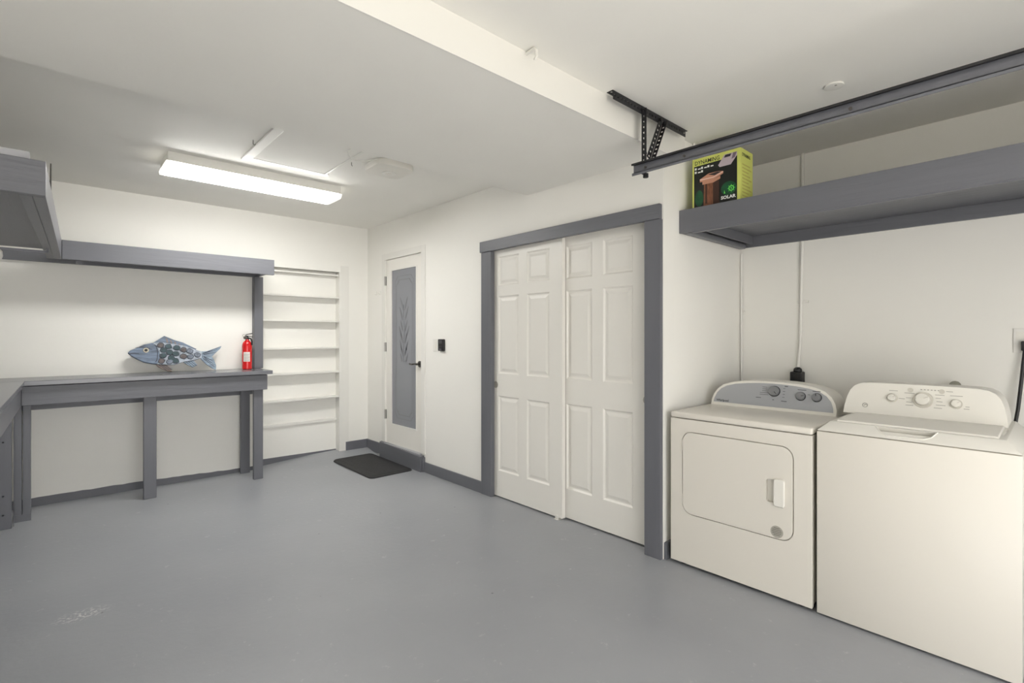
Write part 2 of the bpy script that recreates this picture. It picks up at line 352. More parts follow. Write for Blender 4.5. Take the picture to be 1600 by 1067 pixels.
for i, wd in ((.055, .004), (.085, .007)):
    part(gl, 'etched_border', ETCH, RG(frame_pts(i, .05), frame_pts(i+wd, .05), (ex, 0, 0), (0, 1, 0), (0, 0, 1), (-1, 0, 0), 0, .0006))
random.seed(11)
def leaf(cy, cz, ang, ln, wd):
    pts = []
    for k in range(14):
        t = 2*PI*k/14; a, b = ln/2*math.cos(t), wd/2*math.sin(t)*(1-.35*math.cos(t))
        pts.append((cy+a*math.cos(ang)-b*math.sin(ang), cz+a*math.sin(ang)+b*math.cos(ang)))
    return PL(pts, (ex, 0, 0), (0, 1, 0), (0, 0, 1), (-1, 0, 0), 0, .0006)
cyl_ = 4.60
for cz, s, ln in ((1.66, .055, .16), (1.56, .075, .16), (1.43, .06, .13), (1.37, .10, .13), (1.30, .05, .12), (1.23, .085, .12), (1.16, .045, .11), (1.10, .075, .10)):
    for sg in (-1, 1): part(gl, 'etched_leaf', ETCH, leaf(cyl_+sg*s*.75, cz, PI/2-sg*.45, ln, .024))
part(gl, 'etched_stem', ETCH, TB([(ex, cyl_+.01*math.sin(k*.9), 1.05+k*.06) for k in range(11)], .0025, 5))
for z in (1.923, 1.204, .474):
    h = part(th, 'hinge', DKMETAL, CY((2.666, 4.966, z-.05), (2.666, 4.966, z+.05), .008, seg=10), B(2.668, 2.678, 4.955, 4.975, z-.05, z+.05), label='dull nickel butt hinge')
hd = part(th, 'door_handle', DKMETAL, CY((xf, 4.275, 1.045), (xf-.012, 4.275, 1.045), .032, seg=24, bev=.002), CY((xf-.012, 4.275, 1.045), (xf-.05, 4.275, 1.045), .011, seg=14),
     TB([(xf-.048, 4.275, 1.045), (xf-.05, 4.30, 1.047), (xf-.05, 4.34, 1.042), (xf-.049, 4.38, 1.040), (xf-.046, 4.40, 1.044)], .0085, 8), label='dark nickel lever handle', smooth=True)
part(th, 'strike_plate', CHROME, B(2.667, 2.671, DY0-.012, DY0-.004, 1.0, 1.08))
solo('trim_4', WHITE, 'white casing around the entry door', 'trim', (2.66, 4.6, DZ0),
     B(2.66, XW, 4.158, DY0, .17, 2.215, bev=.003), B(2.66, XW, DY1, 5.028, .17, 2.215, bev=.003), B(2.66, XW, DY0, DY1, DZ1, 2.215), kind='structure')
s = thing('trim_5', 'raised grey wooden sill step under the entry door', 'door step', (2.65, 4.6, 0), kind='structure')
part(s, 'riser', GREYY, HX([(2.625, 4.183, 0), (XW, 4.183, 0), (XW, 5.04, 0), (2.64, 5.04, 0)], [(2.625, 4.183, .150), (XW, 4.183, .158), (XW, 5.04, .172), (2.64, 5.04, .165)], bev=.003))
part(s, 'threshold', SILVER, B(2.645, 2.70, DY0+.002, DY1-.002, .150, .166, bev=.002))
part(s, 'end_block', GREY, B(2.64, XW, 4.165, 4.182, .0, .145, bev=.006))

# light switch plate and black keypad by the door
sp = thing('light_switch', 'white rocker switch plate beside the black keypad', 'switch', (2.665, 3.98, 1.24))
part(sp, 'cover_plate', WHITE, B(2.664, XW, 3.937, 4.025, 1.180, 1.296, bev=.002)); part(sp, 'rocker', ENAM2, B(2.660, 2.664, 3.962, 3.994, 1.207, 1.272, bev=.001))
kp = thing('wall_keypad', 'black wall control keypad on the side wall', 'keypad', (2.66, 3.89, 1.24))
part(kp, 'body', BLACK, B(2.645, XW, 3.829, 3.916, 1.185, 1.295, bev=.006))
part(kp, 'display', mat('dull screen', (66, 66, 70), .3), B(2.6435, 2.645, 3.847, 3.897, 1.255, 1.285))
for k in range(3): part(kp, 'button', INK, CY((2.645, 3.853+k*.021, 1.222), (2.642, 3.853+k*.021, 1.222), .008, seg=14))
part(kp, 'push_bar', mat('button grey', (88, 84, 92), .5), B(2.642, 2.645, 3.851, 3.894, 1.195, 1.207, bev=.001))
# clear key hooks by the corner
for y, hl in ((5.16, 'small white wall hook closer to the room corner'), (5.08, 'small white wall hook closer to the entry door hinges')):
    hk = thing('wall_hook', hl, 'hook', (2.66, y, 1.80), group='hooks by the entry door')
    part(hk, 'hook_plate', WHITE, B(2.664, XW, y-.01, y+.01, 1.78, 1.82, bev=.002)); part(hk, 'hook_tip', WHITE, TB([(2.664, y, 1.79), (2.652, y, 1.785), (2.648, y, 1.795)], .003, 6))

# door mat lying on the floor in front of the step
def mat_ops(bm):
    x0, x1, y0, y1 = 2.160, 2.618, 4.29, 5.165; prof = [(0, .003), (.006, .010), (.045, .014), (.055, .016)]
    rings = []
    for i, h in prof:
        pts = rrect(x0+i, x1-i, y0+i, y1-i, .05-i*.5, 5); rings.append([bm.verts.new((x, y, fz(x, y)+h)) for x, y in pts])
    base = [bm.verts.new((x, y, fz(x, y)+.0006)) for x, y in rrect(x0, x1, y0, y1, .05, 5)]
    for a, b in zip([base]+rings, rings):
        for k in range(len(a)): bm.faces.new((a[k], a[(k+1) % len(a)], b[(k+1) % len(a)], b[k]))
    bm.faces.new(rings[-1]); bm.faces.new(base[::-1])
solo('floor_mat', RUBBER, 'black rubber floor mat in front of the entry door', 'mat', (2.39, 4.73, 0), mat_ops)

# ---------------------------------------------------------------- built-in shelves in the niche
sh = thing('built_in_shelves', 'white built-in wall shelves in the niche beside the workbench', 'shelves', (1.85, NY, 0), kind='structure')
part(sh, 'side_casing', WHITE, B(NX1, 2.44, YB-.006, YB, .03, 2.10, bev=.002))
part(sh, 'side_panel', WHITE, B(NX1-.012, NX1, YB-.004, NY, .045, 2.03))
for k, z in enumerate((2.005, 1.755, 1.493, 1.203, .940, .664)):
    part(sh, 'shelf', WHITE, B(NX0, NX1-.012, YB-(.0 if k else -.03), NY, z-.018, z, bev=.002))
part(sh, 'cleat', WHITE, B(NX0, NX1-.012, NY-.02, NY, .385, .41))
part(sh, 'rail', WHITE, B(NX0, NX1-.03, NY-.045, NY-.02, 1.985, 2.003))

# ---------------------------------------------------------------- workbench
def bz(x, y): return 1.006
wb = thing('workbench', 'long grey painted L-shaped workbench along the back wall', 'workbench', (.5, 5.1, 0))
T = .034
def top(bm, quad):
    q = [(x, y, bz(x, y)) for x, y in quad]; hexa(bm, [(x, y, z-T) for x, y, z in q], q, bev=.003)
part(wb, 'bench_top', TOPX, lambda bm: top(bm, [(-.45, 4.925), (1.50, 4.925), (1.50, YB), (-.45, YB)]))
part(wb, 'bench_top', TOPY, lambda bm: top(bm, [(XL, 1.2), (-.205, 1.2), (-.152, 4.923), (XL, 4.923)]))
part(wb, 'apron', GREYX, B(-.17, 1.463, 4.958, 4.996, .829, .967, bev=.003))
part(wb, 'apron', GREYY, HX([(-.26, 1.25, .829), (-.222, 1.25, .829), (-.17, 4.94, .829), (-.208, 4.94, .829)], [(-.26, 1.25, .967), (-.222, 1.25, .967), (-.17, 4.94, .967), (-.208, 4.94, .967)], bev=.003))
part(wb, 'wall_ledger', GREYX, B(-.8, 1.44, YB-.04, YB, .755, .968, bev=.003))
part(wb, 'side_rail', GREYY, B(1.40, 1.44, 5.038, YB-.04, .829, .967))
def leg(x0, x1, y0, y1, z1=.967): return part(wb, 'leg', GREYZ, B(x0, x1, y0, y1, 0, z1, bev=.004))
leg(1.357, 1.437, 4.997, 5.037); leg(.536, .623, 4.997, 5.037)
leg(-.164, -.122, 5.002, 5.085); leg(-.208, -.168, 5.006, 5.085)
part(wb, 'foot_block', GREYX, B(-.21, -.12, 4.996, 5.0015, 0, .05, bev=.001))
leg(1.325, 1.405, YB-.08, YB-.041, .829); hl_ = leg(-.30, -.214, 4.868, 4.908, .829); leg(-.32, -.235, 2.2, 2.24, .829)
for z in (.60, .23, .10): cut(hl_, CY((-.256, 4.86, z), (-.256, 4.898, z), .006, seg=12))
part(wb, 'seam_board', GREYY, B(-.206, -.204, 4.91, 4.94, 0, .82))

# ---------------------------------------------------------------- overhead shelf above the workbench
os_ = thing('overhead_shelf', 'grey painted L-shaped overhead shelf above the workbench', 'shelf', (.3, 5.1, 1.0))
ZS0, ZS1 = 1.89, 2.03
part(os_, 'front_board', GREYX, B(.043, 1.512, 4.92, 4.958, ZS0, ZS1, bev=.003))
part(os_, 'shelf_deck', GREYX, B(.06, 1.50, 4.958, YB, 1.985, 2.005))
part(os_, 'wall_ledger', GREYX, B(-.4, 1.50, YB-.04, YB, 1.905, 1.985))
part(os_, 'end_board', GREYY, B(1.462, 1.50, 4.958, YB-.041, ZS0+.02, 1.985))
part(os_, 'front_board', GREYX, B(XL, -.023, 2.75, 2.788, ZS0, ZS1, bev=.003))
for k in range(2):
    a = -.04*k-.001*k; part(os_, 'side_board', GREYY, HX([(-.063+a, 2.789, ZS0), (-.023+a, 2.789, ZS0), (.043+a, 4.96, ZS0), (.003+a, 4.96, ZS0)], [(-.063+a, 2.789, ZS1-.025*k), (-.023+a, 2.789, ZS1-.025*k), (.043+a, 4.96, ZS1-.025*k), (.003+a, 4.96, ZS1-.025*k)], bev=.002))
part(os_, 'shelf_deck', GREYY, HX([(XL, 2.79, 1.955), (-.106, 2.79, 1.955), (-.04, 4.955, 1.955), (XL, 4.955, 1.955)], [(XL, 2.79, 1.975), (-.106, 2.79, 1.975), (-.04, 4.955, 1.975), (XL, 4.955, 1.975)]))
part(os_, 'post', GREYZ, B(1.445, 1.525, YB-.08, YB, 1.0065, ZS0+.015, bev=.004))
part(os_, 'lower_block', GREY, B(.122, .158, 4.955, 4.985, 1.866, 1.985))
part(os_, 'batten', TRACKM, B(-.8, -.03, 4.40, 4.42, 1.862, 1.875)); part(os_, 'batten_hanger', GREY, B(-.035, -.025, 4.40, 4.42, 1.862, ZS0))
bs = part(os_, 'bulb_socket', WHITE, LA(-.255, 4.41, [(.012, 1.862), (.022, 1.85), (.024, 1.82), (.018, 1.80), (.008, 1.795)], seg=14), label='white bulb socket', smooth=True)
solo('spare_board', mat('weathered pale board', (168, 168, 172), .6, var=.1, vscale=8), 'pale spare board lying on the overhead shelf', 'board', (-.3, 2.82, 2.03), B(XL+.02, -.071, 2.768, 2.87, ZS1+.0005, 2.062, bev=.002))
solo('upright_stick', DKMETAL, 'thin dark stick standing up at the side of the overhead shelf', 'stick', (-.012, 3.3, 2.03), HX([(-.016, 3.30, 2.03), (-.008, 3.30, 2.03), (-.008, 3.33, 2.03), (-.016, 3.33, 2.03)], [(-.013, 3.305, 2.165), (-.008, 3.305, 2.165), (-.008, 3.325, 2.165), (-.013, 3.325, 2.165)]))

# ---------------------------------------------------------------- fish ornament leaning on the wall
FB = mat('fish blue', (100, 114, 134), .45, var=.45, vscale=16, bump=.3, bscale=30, stretch=(.5, 1, 3)); FBL = mat('fish pale scale ground', (158, 166, 178), .5, var=.35, vscale=30)
FFIN = mat('fish fin brown', (128, 112, 104), .5, var=.3, vscale=25); FTAIL = mat('fish tail blue', (128, 144, 160), .45, var=.45, vscale=25, stretch=(.4, 1, 2))
FSC = [mat('fish scale teal', (52, 72, 78), .35, var=.4, vscale=40), mat('fish scale umber', (92, 84, 84), .35, var=.4, vscale=40), mat('fish scale slate', (112, 120, 134), .4, var=.35, vscale=40)]
FDK = mat('fish dark line', (48, 56, 70), .5)
fo = Vector((.458, 5.275, 1.0175)); fl_ = math.radians(13)
fu, fv, fn = Vector((1, 0, 0)), Vector((0, math.sin(fl_), math.cos(fl_))), Vector((0, -math.cos(fl_), math.sin(fl_)))
fs = thing('fish_ornament', 'blue mosaic fish ornament leaning on the wall behind the workbench', 'ornament', (.8, 5.28, 1.015))
S_ = 1.03
def FP(pts, d0, d1, bev=0): return PL([(a*S_, b*S_) for a, b in pts], fo, fu, fv, fn, d0, d1, bev)
part(fs, 'head', FB, FP([(.001,.158),(.013,.176),(.059,.199),(.109,.227),(.168,.242),(.201,.201),(.214,.155),(.211,.101),(.194,.059),(.168,.062),(.109,.077),(.059,.106),(.024,.133)], 0, .030, .006))
part(fs, 'body', FBL, FP([(.168,.242),(.235,.246),(.326,.231),(.405,.212),(.477,.178),(.526,.161),(.521,.101),(.469,.084),(.389,.072),(.326,.051),(.28,.048),(.235,.055),(.194,.059),(.211,.101),(.214,.155),(.201,.201)], 0, .022, .005))
part(fs, 'dorsal_fin', FB, FP([(.168,.24),(.254,.305),(.28,.292),(.326,.268),(.389,.245),(.452,.207),(.489,.185),(.477,.176),(.405,.21),(.326,.23),(.235,.244)], .003, .012, .002))
for k in range(7):
    a = .27+k*.03; part(fs, 'fin_ray', FFIN, FP([(a, .248-(k*.012)), (a+.010, .246-(k*.012)), (a+.002, .282-k*.0155), (a-.006, .284-k*.0155)], .012, .016))
part(fs, 'tail_fin', FTAIL, FP([(.517,.163),(.567,.165),(.634,.19),(.685,.211),(.672,.184),(.634,.146),(.604,.113),(.621,.079),(.634,.03),(.63,-.009),(.604,.004),(.559,.043),(.526,.082),(.513,.101)], .002, .012, .002))
for (a, b, c, d) in ((.535, .145, .66, .195), (.54, .135, .625, .15), (.54, .115, .61, .075), (.535, .10, .62, .02), (.55, .15, .65, .175), (.545, .105, .612, .045)):
    e = .0035; part(fs, 'tail_ray', FDK, FP([(a, b-e), (c, d-e*.4), (c, d+e*.4), (a, b+e)], .012, .0145))
pf = part(fs, 'pelvic_fin', FFIN, FP([(.186,.063),(.257,.063),(.288,.025),(.302,-.008),(.273,-.002),(.235,.018),(.205,.038)], -.002, .008, .002), label='brown striped pelvic fin')
for k in range(3):
    a = .205+k*.018; part(pf, 'fin_line', FDK, FP([(a, .055), (a+.006, .055), (a+.062, .008), (a+.055, .008)], .008, .010))
af = part(fs, 'anal_fin', FTAIL, FP([(.381,.074),(.461,.086),(.489,.04),(.452,.023),(.421,.043)], .0, .010, .002))
for k in range(3):
    a = .40+k*.02; part(af, 'fin_line', FDK, FP([(a, .074), (a+.005, .074), (a+.045, .036), (a+.04, .036)], .010, .012))
random.seed(5)
sc = [(.224,.219,1),(.28,.209,0),(.34,.194,0),(.389,.178,1),(.436,.165,2),(.239,.128,0),(.227,.085,1),(.284,.156,0),(.33,.144,0),(.296,.108,0),(.328,.083,0),(.385,.119,1),(.436,.113,2),(.49,.13,2),(.246,.178,0),(.284,.078,2)]
for a, b, k in sc:
    r = .0275; pts = [(a+r*math.cos(t)*random.uniform(.85, 1.15), b+r*.9*math.sin(t)*random.uniform(.85, 1.15)) for t in [2*PI*j/8+.2 for j in range(8)]]
    q = part(fs, 'scale', FDK, FP(pts, .022, .026)); part(q, 'glaze', FSC[k], FP([(a+(x-a)*.8, b+(y-b)*.8) for x, y in pts], .026, .029))
ey = part(fs, 'eye', mat('fish eye ring', (186, 180, 160), .4), FP(circ(.122, .177, .02), .030, .036)); part(ey, 'pupil', BLACK, FP(circ(.122, .177, .011), .036, .039))
part(fs, 'mouth', FDK, FP([(.006, .15), (.04, .158), (.075, .152), (.075, .147), (.04, .151), (.01, .145)], .030, .032))
part(fs, 'gill', FDK, FP([(.185+.018*math.sin(t), .15+.075*math.cos(t)) for t in [k*PI/8 for k in range(9)]]+[(.180+.018*math.sin(t), .15+.072*math.cos(t)) for t in [k*PI/8 for k in range(8, -1, -1)]], .030, .033))
for k in range(4): part(fs, 'head_line', FDK, FP([(.05+k*.012, .20+k*.004), (.12+k*.015, .215+k*.002-.012*k), (.12+k*.015, .211+k*.002-.012*k), (.05+k*.012, .197+k*.004)], .030, .0315))

# ---------------------------------------------------------------- fire extinguisher
ex_, ey_ = 1.362, 5.235; zb = bz(ex_, ey_)
fe = thing('fire_extinguisher', 'small red fire extinguisher standing on the workbench', 'extinguisher', (ex_, ey_, zb))
R = .043; zb += .001
part(fe, 'cylinder', RED, LA(ex_, ey_, [(R-.006, zb+.0005), (R, zb+.006), (R, zb+.225), (R-.003, zb+.245), (R-.012, zb+.262), (.018, zb+.275), (.014, zb+.285)], seg=32), smooth=True)
part(fe, 'valve', BLACK, LA(ex_, ey_, [(.014, zb+.285), (.018, zb+.288), (.018, zb+.302), (.012, zb+.306), (.012, zb+.318)], seg=16), smooth=True)
part(fe, 'lever', BLACK, HX([(ex_-.012, ey_-.008, zb+.316), (ex_+.05, ey_-.008, zb+.305), (ex_+.05, ey_+.008, zb+.305), (ex_-.012, ey_+.008, zb+.316)], [(ex_-.012, ey_-.008, zb+.324), (ex_+.05, ey_-.008, zb+.311), (ex_+.05, ey_+.008, zb+.311), (ex_-.012, ey_+.008, zb+.324)]),
     HX([(ex_-.012, ey_-.008, zb+.326), (ex_+.045, ey_-.008, zb+.338), (ex_+.045, ey_+.008, zb+.338), (ex_-.012, ey_+.008, zb+.326)], [(ex_-.012, ey_-.008, zb+.333), (ex_+.045, ey_-.008, zb+.346), (ex_+.045, ey_+.008, zb+.346), (ex_-.012, ey_+.008, zb+.333)]), label='black squeeze lever and carry handle')
part(fe, 'nozzle', BLACK, TB([(ex_+.012, ey_-.01, zb+.298), (ex_+.03, ey_-.02, zb+.29), (ex_+.035, ey_-.03, zb+.26), (ex_+.033, ey_-.032, zb+.23)], .007, 8))
part(fe, 'pressure_gauge', CHROME, CY((ex_-.012, ey_-.012, zb+.30), (ex_-.026, ey_-.026, zb+.302), .014, seg=18)); part(fe, 'pull_pin', CHROME, TB([(ex_-.03+.011*math.cos(t), ey_-.01, zb+.322+.011*math.sin(t)) for t in [2*PI*k/12 for k in range(13)]], .0018, 5))
def lab(bm, a0, a1, z0, z1, r):
    n = 12; g_ = [[bm.verts.new((ex_+r*math.cos(a0+(a1-a0)*k/n), ey_+r*math.sin(a0+(a1-a0)*k/n), z)) for k in range(n+1)] for z in (z0, z1)]
    for k in range(n): bm.faces.new((g_[0][k], g_[0][k+1], g_[1][k+1], g_[1][k]))
A0 = math.atan2(-ey_, -ex_)
lb = part(fe, 'label', LABELW, lambda bm: lab(bm, A0-.75, A0+.6, zb+.075, zb+.165, R+.0006), label='pale instruction label')
for k in range(5): part(lb, 'print_line', INKG, lambda bm: lab(bm, A0-.6, A0+.45-.1*(k % 2), zb+.085+k*.014, zb+.091+k*.014, R+.0012))

# ---------------------------------------------------------------- ceiling light
cl = thing('ceiling_light', 'lit white fluorescent fixture on the ceiling', 'light', (1.15, 4.15, 2.465))
LX0, LX1, LY0, LY1 = .548, 1.752, 3.985, 4.295
part(cl, 'housing', WHITE, B(LX0+.01, LX1-.01, LY0, LY1, 2.492, ZC, bev=.002))
part(cl, 'diffuser', LENS, HX([(LX0+.022, LY0+.03, 2.462), (LX1-.022, LY0+.03, 2.462), (LX1-.022, LY1-.03, 2.462), (LX0+.022, LY1-.03, 2.462)], [(LX0+.022, LY0+.004, 2.491), (LX1-.022, LY0+.004, 2.491), (LX1-.022, LY1-.004, 2.491), (LX0+.022, LY1-.004, 2.491)]), label='glowing white diffuser')
for x in (LX0, LX1-.022): part(cl, 'end_cap', LENSE, HX([(x, LY0+.028, 2.460), (x+.022, LY0+.028, 2.460), (x+.022, LY1-.028, 2.460), (x, LY1-.028, 2.460)], [(x, LY0, 2.492), (x+.022, LY0, 2.492), (x+.022, LY1, 2.492), (x, LY1, 2.492)], bev=.003))
# attic hatch
ah = thing('attic_hatch', 'cream attic hatch with strip moulding in the ceiling', 'hatch', (1.25, 3.4, ZC), kind='structure')
part(ah, 'hatch_panel', CEIL, B(1.01, 1.50, 2.95, 3.745, ZC-.004, ZC))
part(ah, 'moulding', WHITE, B(.95, 1.008, 2.9, 3.80, ZC-.014, ZC, bev=.003)); part(ah, 'moulding', WHITE, B(1.01, 1.545, 3.75, 3.80, ZC-.005, ZC, bev=.002)); part(ah, 'moulding', WHITE, B(1.51, 1.53, 2.9, 3.748, ZC-.006, ZC, bev=.002))
solo('ceiling_nail', DKMETAL, 'small nail hook in the ceiling beside the hatch', 'nail', (.92, 3.41, 2.54), TB([(.922, 3.41, ZC), (.922, 3.41, 2.53), (.93, 3.41, 2.525), (.936, 3.41, 2.532)], .002, 6))
solo('ceiling_hook', DKMETAL, 'small hook in the ceiling by the white sensor box', 'hook', (1.55, 3.38, 2.54), TB([(1.555, 3.38, ZC), (1.555, 3.38, 2.535), (1.562, 3.38, 2.53)], .002, 6))
# detector with cord
dt = thing('ceiling_sensor', 'rounded white sensor box on the ceiling beside the hatch', 'sensor', (1.78, 3.26, 2.5))
part(dt, 'body', ENAM2, PL(rrect(-.145, .145, -.14, .14, .07, 8), (1.785, 3.265, ZC), (1, 0, 0), (0, 1, 0), (0, 0, -1), 0, .045, .008), smooth=True)
part(dt, 'face_ring', WHITE, CY((1.80, 3.29, ZC-.045), (1.80, 3.29, ZC-.051), .05, seg=28, bev=.002)); part(dt, 'centre_disc', ENAM2, CY((1.80, 3.29, ZC-.051), (1.80, 3.29, ZC-.054), .026, seg=20))
part(dt, 'power_cord', WHITE, TB([(1.43, 3.10, ZC-.006), (1.425, 3.16, ZC-.012), (1.46, 3.22, ZC-.02), (1.52, 3.255, ZC-.028), (1.58, 3.24, ZC-.024), (1.62, 3.20, ZC-.014), (1.645, 3.17, ZC-.01)], .004, 6), smooth=True)
# near ceiling: cover disc; white hook on beam
cd = thing('ceiling_cover', 'small round white cover plate on the ceiling above the washer', 'cover plate', (2.82, .74, 2.54)); part(cd, 'disc', WHITE, CY((2.815, .742, ZC), (2.815, .742, ZC-.010), .042, seg=28, bev=.003), smooth=True); part(cd, 'screw', CHROME, CY((2.80, .73, ZC-.010), (2.80, .73, ZC-.0115), .005, seg=10))
bh = thing('beam_hook', 'white screw hook on the ceiling beam', 'hook', (1.505, 1.55, 2.53))
part(bh, 'hook_plate', WHITE, CY((1.505, 1.56, 2.545), (1.505, 1.553, 2.545), .014, seg=14)); part(bh, 'hook_rod', WHITE, TB([(1.505, 1.553, 2.545), (1.502, 1.50, 2.545), (1.498, 1.485, 2.53), (1.497, 1.482, 2.505), (1.50, 1.495, 2.494)], .007, 8), smooth=True)

# ---------------------------------------------------------------- garage door track and its hanger
tr = thing('garage_door_track', 'grey steel garage door track under the ceiling', 'track', (2.3, .2, 2.19))
TX = 2.30
part(tr, 'rail', TRACKM, B(TX, TX+.003, -1.45, 1.543, 2.193, 2.240), B(TX-.016, TX, -1.45, 1.543, 2.193, 2.196), B(TX-.016, TX-.013, -1.45, 1.543, 2.182, 2.196))
part(tr, 'top_flange', BLKMETAL, B(TX-.020, TX+.003, -1.45, 1.543, 2.240, 2.246), B(TX-.022, TX-.018, -1.45, 1.543, 2.236, 2.246), label='dark upper lip of the track')
for y in (1.47, 1.25, .55, -.2): part(tr, 'bolt', DKMETAL, CY((TX-.004, y, 2.217), (TX, y, 2.217), .007, seg=10))
def perf(bm, o, u, v, n, ln, wd, t, pitch=.028, hole=.012):
    """perforated steel strip of length ln along u, width wd along v"""
    o, u, v, n = Vector(o), Vector(u).normalized(), Vector(v).normalized(), Vector(n).normalized()
    k = max(1, int(ln/pitch)); p = ln/k; us = [0]
    for i in range(k): c = (i+.5)*p; us += [c-hole/2, c+hole/2]
    us.append(ln); vv = [0, wd/2-hole/2, wd/2+hole/2, wd]
    grid = {}
    def V(i, j, s):
        key = (i, j, s)
        if key not in grid: grid[key] = bm.verts.new(o+u*us[i]+v*vv[j]+n*(t*s))
        return grid[key]
    cells = {(i, j) for i in range(len(us)-1) for j in range(3) if not (j == 1 and i % 2 == 1)}
    for i, j in cells:
        bm.faces.new((V(i, j, 1), V(i+1, j, 1), V(i+1, j+1, 1), V(i, j+1, 1))); bm.faces.new((V(i, j+1, 0), V(i+1, j+1, 0), V(i+1, j, 0), V(i, j, 0)))
        for di, dj, a, b in ((-1, 0, (0, 0), (0, 1)), (1, 0, (1, 1), (1, 0)), (0, -1, (1, 0), (0, 0)), (0, 1, (0, 1), (1, 1))):
            if (i+di, j+dj) not in cells: bm.faces.new((V(i+a[0], j+a[1], 0), V(i+b[0], j+b[1], 0), V(i+b[0], j+b[1], 1), V(i+a[0], j+a[1], 1)))
def PF(*a, **k): return lambda bm: perf(bm, *a, **k)
hg = thing('track_hanger', 'black perforated steel hanger bracket holding the garage door track', 'bracket', (2.32, 1.5, 2.2))
part(hg, 'ceiling_angle', BLKMETAL, PF((2.055, 1.500, 2.5525), (1, 0, 0), (0, 1, 0), (0, 0, 1), .745, .038, .002), PF((2.055, 1.500, 2.553), (1, 0, 0), (0, 0, -1), (0, -1, 0), .715, .045, .002), label='perforated angle fixed to the ceiling')
part(hg, 'strap', BLKMETAL, PF((2.304, 1.496, 2.186), (0, 0, 1), (1, 0, 0), (0, -1, 0), .362, .036, .002), PF((2.304, 1.496, 2.186), (0, 0, 1), (0, -1, 0), (-1, 0, 0), .345, .030, .0015))
bd = Vector((.13, 0, .245)); part(hg, 'brace', BLKMETAL, PF((2.345, 1.492, 2.292), bd, (bd.z, 0, -bd.x), (0, -1, 0), bd.length, .034, .002), PF((2.379, 1.492, 2.275), bd, (0, -1, 0), (1, 0, -.5), bd.length, .030, .002))
for p in ((2.322, 1.49, 2.53), (2.322, 1.49, 2.30), (2.475, 1.49, 2.525)): part(hg, 'bolt', BLKMETAL, CY(p, (p[0], p[1]-.010, p[2]), .009, seg=6))
part(hg, 'lower_bolt', BLACK, CY((2.318, 1.48, 2.168), (2.318, 1.48, 2.188), .014, seg=10))

# ---------------------------------------------------------------- laundry shelf
ls = thing('laundry_shelf', 'deep grey painted shelf above the washer and dryer', 'shelf', (3.3, .8, 1.96))
SX0, SX1 = 2.85, XA-.002
part(ls, 'front_board', GREYY, B(SX0, SX0+.02, -1.2, 1.5835, 1.96, 2.10, bev=.002))
part(ls, 'shelf_deck', GREYY, B(SX0+.02, SX1, -1.2, 1.5835, 2.045, 2.063))
part(ls, 'wall_ledger', GREYY, B(SX1-.02, SX1, -1.2, 1.5835, 1.968, 2.045, bev=.002))
part(ls, 'end_board', GREYX, B(SX0+.02, SX1-.02, 1.565, 1.5835, 1.962, 2.045))
part(ls, 'end_cleat', GREYX, B(SX0+.02, SX1-.045, 1.525, 1.564, 1.955, 1.988, bev=.008))
part(ls, 'inner_rib', GREYX, B(SX0+.02, SX1-.02, 1.488, 1.500, 1.985, 2.045))
part(ls, 'front_lip', GREYY, B(SX0+.002, SX0+.026, -1.2, 1.5, 1.952, 1.9598))

# carton on the laundry shelf
cb = thing('light_carton', 'lime and black carton of solar post lights on the laundry shelf', 'box', (2.96, 1.37, 2.063))
BX0, BX1, BY0, BY1, BZ0, BZ1 = 2.900, 3.065, 1.228, 1.523, 2.0635, 2.408
part(cb, 'carton', LIME, B(BX0, BX1, BY0, BY1, BZ0, BZ1, bev=.0015))
n_, u_, v_ = (-1, 0, 0), (0, -1, 0), (0, 0, 1); fo_ = (BX0, BY1, BZ0)      # front face: a runs to the right, b up
W_, H_ = BY1-BY0, BZ1-BZ0
def FR(pts, d0=.0, d1=.0008): return PL(pts, fo_, u_, v_, n_, d0, d1)
BKPRINT = mat('black carton print', (16, 20, 16), .4, var=.5, vscale=6); GRNGLOW = mat('green carton print', (18, 74, 44), .4, var=.5, vscale=14)
fpnl = part(cb, 'front_print', BKPRINT, FR([(.012, .0), (.274, .0), (.274, .303), (.012, .298)]))
part(cb, 'green_print', GRNGLOW, FR(circ(.225, .125, .045, 20, .04), .0008, .0012)); part(cb, 'green_print', GRNGLOW, FR(circ(.045, .10, .026, 20, .05), .0008, .0012))
COP = mat('copper print', (196, 142, 116), .5); COPD = mat('dark copper print', (124, 78, 54), .5, var=.4, vscale=40, stretch=(1, 8, 1)); COPL = mat('pale copper print', (230, 196, 180), .5); WOODD = mat('dark wood print', (58, 34, 24), .5)
lp = part(cb, 'post_light_picture', COPD, FR([(.072, .0), (.172, .0), (.168, .19), (.076, .19)], .0012, .0016), label='picture of a copper post light')
part(lp, 'picture_dark_side', WOODD, FR([(.132, .0), (.172, .0), (.168, .19), (.132, .19)], .0016, .002)); part(lp, 'picture_dark_side', WOODD, FR([(.085, .06), (.095, .06), (.095, .185), (.085, .185)], .0016, .0019))
part(lp, 'picture_base', COP, FR([(.066, .178), (.134, .178), (.176, .192), (.176, .208), (.134, .196), (.066, .196)], .0017, .0021))
part(lp, 'picture_cap', COP, FR([(.050, .196), (.134, .196), (.194, .218), (.194, .232), (.165, .238), (.105, .238), (.050, .214)], .0019, .0023))
part(lp, 'picture_edge', COPL, FR([(.050, .206), (.134, .206), (.194, .226), (.194, .232), (.134, .212), (.050, .214)], .0023, .0026))
part(lp, 'picture_panel', mat('panel print', (52, 44, 46), .4), FR([(.100, .232), (.142, .218), (.184, .232), (.160, .237)], .0023, .0026))
wl = part(cb, 'cap_picture', mat('mauve print', (192, 178, 184), .5), FR([(.163, .272), (.172, .260), (.238, .260), (.274, .306), (.274, .326), (.200, .326)], .0009, .0014), label='picture of a white post cap')
